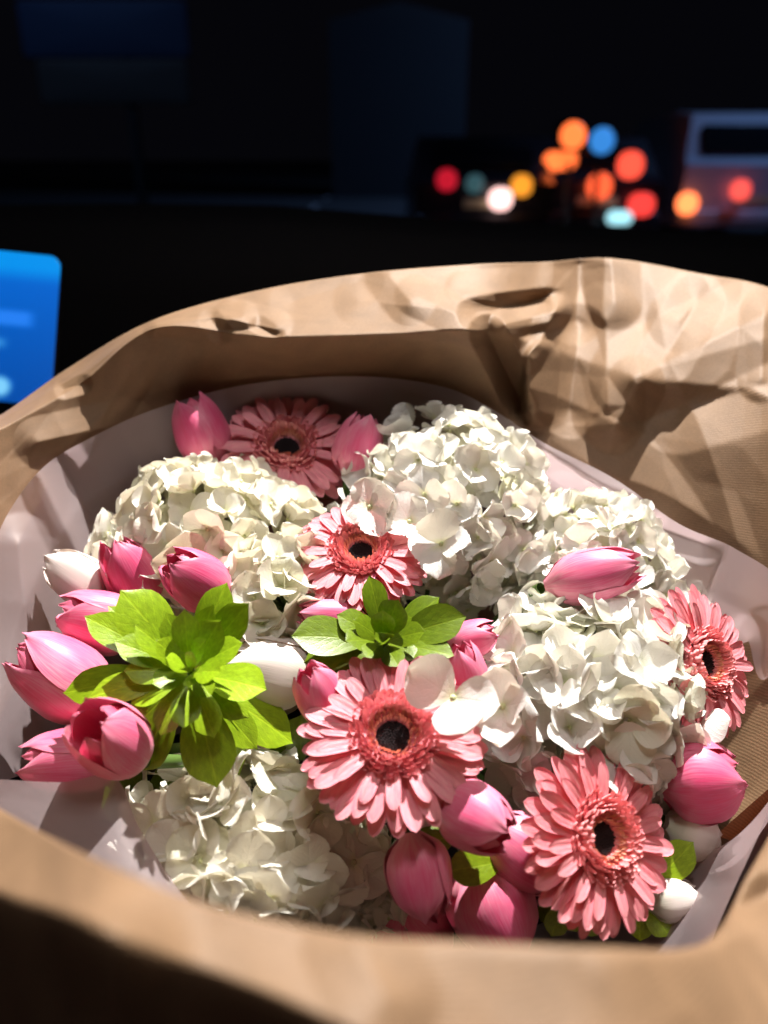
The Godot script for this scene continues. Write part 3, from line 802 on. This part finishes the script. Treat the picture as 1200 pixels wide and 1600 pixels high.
# ---------------------------------------------------------------- the car and the street
func make_car_interior() -> void:
	var edge := [[-700, 330], [-200, 322], [200, 318], [430, 321], [700, 343], [950, 356], [1200, 366], [1500, 372], [1900, 380]]
	var prof := [Vector3(0, -.5, -.55), Vector3(0, -.03, -.4), Vector3(0, 0, 0), Vector3(0, -.02, .06), Vector3(0, -.10, .10), Vector3(0, -.28, .10), Vector3(0, -.7, .05)]
	var pts := PackedVector3Array()
	var uvs := PackedVector2Array()
	for p in prof:
		for e in edge:
			var q := spot(e[0], e[1], 1.05)
			pts.append(q + p)
			uvs.append(Vector2(q.x, p.y + p.z))
	var dash := thing("dashboard", "matt black car dashboard running across behind the bouquet", "dashboard", Transform3D.IDENTITY)
	part("dash_top", sheet(edge.size(), prof.size(), pts, PackedColorArray(), uvs), M.black_plastic, dash)
	# display
	var pic := picture(256, func(u, v):
		var c := Color(0.0, 0.42, 0.85).lerp(Color(0.0, 0.30, 0.66), v)
		c = c.lerp(Color(0.0, 0.58, 0.94), 1.0 - smoothstep(.08, .22, v))
		for r in [[.36, .52, .30, .90, Color(.16, .52, .98)], [.55, .67, .2, .74, Color(.26, .60, .90)], [.66, .78, .1, .62, Color(.14, .46, .86)], [.82, .92, .1, .8, Color(.08, .42, .82)]]:
			var k: float = smoothstep(r[0], r[0] + .06, v) * (1.0 - smoothstep(r[1] - .06, r[1], v)) * smoothstep(r[2], r[2] + .1, u) * (1.0 - smoothstep(r[3] - .1, r[3], u))
			c = c.lerp(r[4], k * .9)
		c = c.lerp(Color(.5, .82, 1.0), 1.0 - smoothstep(.03, .10, Vector2(u - .68, v - .90).length()))
		c = c.lerp(Color(.1, .7, .9), 1.0 - smoothstep(.02, .08, Vector2(u - .42, v - .28).length()))
		return c)
	var centre := spot(-36, 508, .78)
	var b := view * Basis(Vector3.FORWARD, .07) * Basis(Vector3.UP, .12)
	var s := thing("display_screen", "glowing blue dashboard display at the left edge", "display", Transform3D(b, centre))
	part("bezel", rounded_box(Vector3(.150, .143, .012), .010), M.black_plastic, s)
	var lit := mat("screen_glow", Color(0.01, 0.01, 0.01), 0.3, {})
	lit.emission_enabled = true
	lit.emission_texture = pic
	lit.emission_operator = BaseMaterial3D.EMISSION_OP_MULTIPLY
	lit.emission = Color.WHITE
	lit.emission_energy_multiplier = 1.0
	part("screen", rounded_box(Vector3(.146, .140, .003), .010), lit, s, Transform3D(Basis.IDENTITY, Vector3(0, 0, .0065)))
	var l := AreaLight3D.new()
	l.name = "screen_light"
	l.area_size = Vector2(.14, .13)
	l.light_color = Color(.25, .55, 1.0)
	l.light_energy = .012
	l.area_normalize_energy = true
	l.shadow_enabled = true
	add_child(l)
	l.transform = Transform3D(b * Basis(Vector3.UP, PI), centre + b.z * .012)

func lamp_part(o: Node3D, at: Vector3, size: Vector3, c: Color, energy: float) -> void:
	var m: StandardMaterial3D = mat("lamp_%d" % M.size(), c * .3, .3, {"glow": c, "energy": energy})
	part("tail_light", rounded_box(size, minf(size.x, size.y) * .45), m, o, o.transform.affine_inverse() * Transform3D(Basis.IDENTITY, at))
	if energy > 1.0:
		var l := OmniLight3D.new()
		l.name = numbered("tail_light_glow")
		l.light_color = c.linear_to_srgb()
		l.light_energy = energy * .012
		l.omni_range = 60.0
		l.omni_attenuation = 2.0
		l.light_size = .08
		l.shadow_enabled = true
		add_child(l)
		l.position = at + Vector3(0, 0, size.z * .5 + .05)

func car(called: String, label: String, category: String, cx: float, z: float, w: float, profile: Array, paint: Material, lamps: Array, window: Array) -> void:
	var at := on_plane(cx, 300, z)
	var o := thing(called, label, category, Transform3D(Basis.IDENTITY, Vector3(at.x, 0, z)), "traffic ahead of the windscreen")
	# side outline (length away from the eye, height) swept across the width, drawn in above the belt line
	var poly := PackedVector2Array()
	for p in profile: poly.append(Vector2(p[0], p[1]))
	var st := SurfaceTool.new()
	st.begin(Mesh.PRIMITIVE_TRIANGLES)
	var n := poly.size()
	var place := func(k: int, side: float) -> Vector3:
		var p := poly[k % n]
		return Vector3(side * (w / 2) * (1.0 - .16 * clampf((p.y - .9) / .8, 0, 1)), p.y, -p.x)
	for k in n:
		for v in [[k, -1.0], [k + 1, -1.0], [k + 1, 1.0], [k, -1.0], [k + 1, 1.0], [k, 1.0]]:
			st.set_smooth_group(-1)
			st.add_vertex(place.call(v[0], v[1]))
	var tri := Geometry2D.triangulate_polygon(poly)
	for side in [-1.0, 1.0]:
		for k in tri: st.add_vertex(place.call(k, side))
	st.generate_normals()
	part("body", st.commit(), paint, o)
	part("rear_window", rounded_box(Vector3(w * .74, window[1] - window[0], .02), .06), M.dark_glass, o, Transform3D(Basis(Vector3.RIGHT, window[3]), Vector3(0, (window[0] + window[1]) / 2, window[2])))
	part("bumper", rounded_box(Vector3(w * .98, .22, .16), .07), paint, o, Transform3D(Basis.IDENTITY, Vector3(0, .48, .05)))
	part("number_plate", rounded_box(Vector3(.52, .11, .015), .01), M.plate, o, Transform3D(Basis.IDENTITY, Vector3(0, .72, .03)))
	var wheel := CylinderMesh.new()
	wheel.top_radius = .33
	wheel.bottom_radius = .33
	wheel.height = .22
	for sx in [-1, 1]:
		for zz in [-.8, -3.4]:
			part("wheel", wheel, M.rubber, o, Transform3D(Basis(Vector3.FORWARD, PI / 2), Vector3(sx * (w / 2 - .14), .33, zz)))
	for e in lamps:
		var p := on_plane(e[0], e[1], z + .17)
		lamp_part(o, p, Vector3(e[2], e[3], .08), e[4], e[5])

func make_street() -> void:
	var g := PlaneMesh.new()
	g.size = Vector2(400, 400)
	var road := part("road", g, M.asphalt, self, Transform3D(Basis.IDENTITY, Vector3(0, 0, -150)))
	road.set_meta("kind", "structure")
	var dash := BoxMesh.new()
	dash.size = Vector3(.14, .004, 2.5)
	var lines := []
	for k in 8:
		for x in [-1.9, 1.7, 5.2]:
			lines.append([dash, Transform3D(Basis.IDENTITY, Vector3(x, .004, -12.0 - k * 6.0))])
	var lm := part("road_marking", join(lines), M.line_paint, self)
	lm.set_meta("kind", "structure")
	var hatch := [[0, .35], [0, .95], [.25, 1.05], [.75, 1.48], [1.6, 1.52], [2.5, 1.42], [3.1, 1.02], [4.1, .88], [4.25, .6], [4.2, .3], [2, .25]]
	var tall := [[0, .38], [0, 1.15], [.15, 1.25], [.35, 1.78], [1.2, 1.84], [2.9, 1.78], [3.5, 1.2], [4.4, 1.05], [4.6, .7], [4.5, .35], [2, .3]]
	var RED := Color(1.0, .06, .05)
	var ORANGE := Color(1.0, .17, .04)
	car("car", "dark car ahead with one red and one amber rear lamp", "car", 757, -11.0, 1.74, hatch, M.dark_paint, [[698, 281, 0.245, 0.245, Color(.8, .015, .04), .7], [815, 290, 0.255, 0.255, Color(1.0, .36, .03), 1.1], [782, 311, 0.282, 0.258, Color(1.0, .60, .56), 2.2], [742, 287, 0.217, 0.217, Color(.12, .3, .34), .3]], [1.08, 1.42, -.42, -.9])
	car("car", "dark car in the middle with many orange and red rear lamps", "car", 932, -11.6, 1.76, hatch, M.dark_paint, [[866, 252, 0.273, 0.231, ORANGE, 1.9], [886, 249, 0.259, 0.259, ORANGE, 1.6], [985, 258, 0.329, 0.329, Color(1.0, .09, .05), 1.5], [937, 291, 0.318, 0.318, Color(1.0, .12, .04), 1.5], [1002, 320, 0.341, 0.289, RED, 1.2], [968, 340, 0.332, 0.177, Color(.45, .9, 1.0), 1.1]], [1.08, 1.42, -.42, -.9])
	car("van", "pale silver van at the right edge with orange and red rear lamps", "van", 1178, -12.0, 2.0, tall, M.pale_paint, [[1074, 318, 0.283, 0.283, Color(1.0, .20, .06), 2.8], [1157, 297, 0.260, 0.260, Color(1.0, .10, .08), 1.3]], [1.28, 1.66, -.2, -.35])
	# signals
	for e in [[893, 212, -10.7, ORANGE, 2.0, "post with an orange signal lamp above the traffic"], [938, 220, -10.9, Color(.05, .30, .85), .9, "post with a blue lamp above the traffic"]]:
		var p := on_plane(e[0], e[1], e[2])
		var s := thing("signal_lamp", e[5], "signal", Transform3D(Basis.IDENTITY, Vector3(p.x, 0, p.z)), "signal lamps over the road")
		part("post", tube([Vector3.ZERO, Vector3(0, p.y - .3, 0)], [.03, .03], 10), M.steel, s)
		part("lamp_box", rounded_box(Vector3(.34, .34, .2), .08), M.black_plastic, s, Transform3D(Basis.IDENTITY, Vector3(0, p.y, -.02)))
		var m := mat("signal_%d" % M.size(), e[3] * .3, .3, {"glow": e[3], "energy": e[4]})
		part("lamp", lathe([Vector2(.0001, .05), Vector2(.10, .04), Vector2(.15, 0)], 20), m, s, Transform3D(Basis(Vector3.RIGHT, PI / 2), Vector3(0, p.y, .09)))
	# road sign
	var q := on_plane(168, 88, -13.0)
	var sign_ := thing("road_sign", "dim blue and tan road sign board on a post at upper left", "road sign", Transform3D(Basis.IDENTITY, Vector3(q.x, 0, q.z)))
	part("upper_panel", rounded_box(Vector3(2.3, .68, .05), .06), M.sign_blue, sign_, Transform3D(Basis.IDENTITY, Vector3(0, q.y + .32, 0)))
	part("lower_panel", rounded_box(Vector3(2.1, .55, .05), .06), M.sign_tan, sign_, Transform3D(Basis.IDENTITY, Vector3(.05, q.y - .32, 0)))
	part("post", tube([Vector3(.25, 0, -.08), Vector3(.25, q.y + .6, -.08)], [.08, .07], 12), M.steel, sign_)
	# building
	var h := on_plane(622, 245, -30.0)
	var bd := thing("building", "dim windowless grey building behind the traffic", "building", Transform3D(Basis.IDENTITY, Vector3(h.x, 0, -30.0)))
	var wall := BoxMesh.new()
	wall.size = Vector3(4.4, 5.2, 5.0)
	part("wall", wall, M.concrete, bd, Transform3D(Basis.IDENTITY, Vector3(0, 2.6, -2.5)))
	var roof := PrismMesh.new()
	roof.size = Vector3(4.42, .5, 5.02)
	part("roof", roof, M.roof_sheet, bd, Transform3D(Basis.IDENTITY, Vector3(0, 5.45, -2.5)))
	# street lamps out of view, placed to light van, road, sign and building
	var glow := mat("unseen_street_glow", Color(.3, .3, .3), .4, {"glow": Color(.55, .7, 1.0), "energy": 3.0})
	for e2 in [[8.2, -10.5, 13.0, "unseen street lamp beyond the right edge, lighting the van and road"], [-6.0, -10.5, 5.5, "unseen street lamp beyond the left edge, lighting the road sign"], [13.0, -24.0, 90.0, "unseen farthest street lamp off to the right, lighting the building"]]:
		var side: float = -1.2 if e2[0] > 0.0 else 1.2
		var sl := thing("unseen_street_lamp", e2[3], "street lamp", Transform3D(Basis.IDENTITY, Vector3(e2[0], 0, e2[1])), "unseen street lamps")
		part("post", tube([Vector3.ZERO, Vector3(0, 6.2, 0), Vector3(side * .25, 6.6, 0), Vector3(side, 6.7, 0)], [.09, .06, .05, .05], 10), M.steel, sl)
		part("lamp_head", rounded_box(Vector3(.6, .1, .25), .04), M.steel, sl, Transform3D(Basis.IDENTITY, Vector3(side, 6.68, 0)))
		part("lamp_lens", rounded_box(Vector3(.5, .02, .2), .009), glow, sl, Transform3D(Basis.IDENTITY, Vector3(side, 6.615, 0)))
		var om := SpotLight3D.new()
		om.name = numbered("unseen_street_light")
		om.light_color = Color(.55, .72, 1.0)
		om.light_energy = e2[2]
		om.spot_range = 60
		om.spot_attenuation = 2.0
		om.spot_angle = 52.0
		om.spot_angle_attenuation = .3
		om.light_size = .2
		om.shadow_enabled = true
		add_child(om)
		om.position = Vector3(e2[0] + side, 6.5, e2[1])
		om.rotation_degrees.x = -90
		if e2[1] < -20.0: om.look_at_from_position(om.position, Vector3(.5, 2.5, -30), Vector3.UP)

func make_unseen_lamp(at: Vector3, aim: Vector3, energy: float) -> void:  # lamp out of view, placed to cast the hard light on the bouquet
	var b := frame((aim - at).normalized(), Vector3.RIGHT)
	var o := thing("unseen_overhead_lamp", "unseen overhead lamp placed to light the bouquet, out of the picture", "lamp", Transform3D(b, at))
	part("housing", lathe([Vector2(.0001, -.05), Vector2(.03, -.05), Vector2(.035, -.03), Vector2(.035, .0), Vector2(.028, .004)], 24), M.black_plastic, o)
	var g := mat("lamp_lens_glow", Color(.5, .5, .5), .4, {"glow": Color(1.0, .94, .86), "energy": 4.0})
	part("lens", lathe([Vector2(.0001, .004), Vector2(.02, .003), Vector2(.028, -.002)], 24), g, o)
	var l := SpotLight3D.new()
	l.name = "unseen_overhead_light"
	l.light_color = Color(1.0, .975, .945)
	l.light_energy = energy
	l.spot_range = 6.0
	l.spot_attenuation = 2.0
	l.spot_angle = 13.0
	l.spot_angle_attenuation = .5
	l.light_size = .016
	l.shadow_enabled = true
	add_child(l)
	l.look_at_from_position(at + b.y * .03, aim, Vector3.RIGHT)

func make_fill_lamp(at: Vector3, energy: float) -> void:  # added fill lamp that lifts the shade between the flowers
	var o := thing("added_fill_lamp", "added soft rectangular fill lamp above the bouquet, out of the picture", "lamp", Transform3D(Basis(Vector3.RIGHT, PI / 2), at))
	part("frame", rounded_box(Vector3(.30, .20, .02), .03), M.black_plastic, o, Transform3D(Basis.IDENTITY, Vector3(0, 0, -.012)))
	var g := mat("fill_lamp_glow", Color(.5, .5, .5), .5, {"glow": Color(1.0, .95, .9), "energy": 0.6})
	part("diffuser", rounded_box(Vector3(.26, .16, .006), .02), g, o, Transform3D(Basis.IDENTITY, Vector3(0, 0, .001)))
	var l := AreaLight3D.new()
	l.name = "added_fill_light"
	l.area_size = Vector2(.26, .16)
	l.area_normalize_energy = true
	l.light_color = Color(1.0, .97, .95)
	l.light_energy = energy
	l.shadow_enabled = true
	add_child(l)
	l.look_at_from_position(at + Vector3(0, -.012, 0), at + Vector3(0, -1, 0), Vector3.RIGHT)

func _ready() -> void:
	rng.seed = 20240507
	view = Basis.from_euler(Vector3(deg_to_rad(PITCH), 0, 0))
	# camera
	var cam := Camera3D.new()
	cam.name = "camera"
	cam.keep_aspect = Camera3D.KEEP_HEIGHT
	var at := CameraAttributesPhysical.new()
	at.frustum_focal_length = 24.0 / 2.0 / (800.0 / F)
	at.frustum_focus_distance = 0.43
	at.frustum_near = 0.02
	at.frustum_far = 600.0
	at.exposure_aperture = at.frustum_focal_length / 6.2
	cam.attributes = at
	cam.transform = Transform3D(view, EYE)
	add_child(cam)
	# night air and exposure
	var e := Environment.new()
	e.background_mode = Environment.BG_COLOR
	e.background_color = Color(.0015, .0015, .0025).linear_to_srgb()
	e.tonemap_mode = Environment.TONE_MAPPER_LINEAR
	e.tonemap_exposure = 1.0
	e.sdfgi_enabled = true
	e.ssao_enabled = true
	e.ssil_enabled = true
	var w := WorldEnvironment.new()
	w.name = "night"
	w.environment = e
	add_child(w)
	for k in 4200: table.append(rng.randf())
	make_materials()
	# unseen lamp overhead as key light, then an added soft fill lamp
	make_unseen_lamp(EYE + Vector3(.42, 1.78, -1.26), EYE + Vector3(.0, -.25, -.42), 17.5)
	make_fill_lamp(EYE + Vector3(.05, .85, -.25), .36)
	make_street()
	make_car_interior()
	make_wrap()
	make_tissue()
	make_flowers()
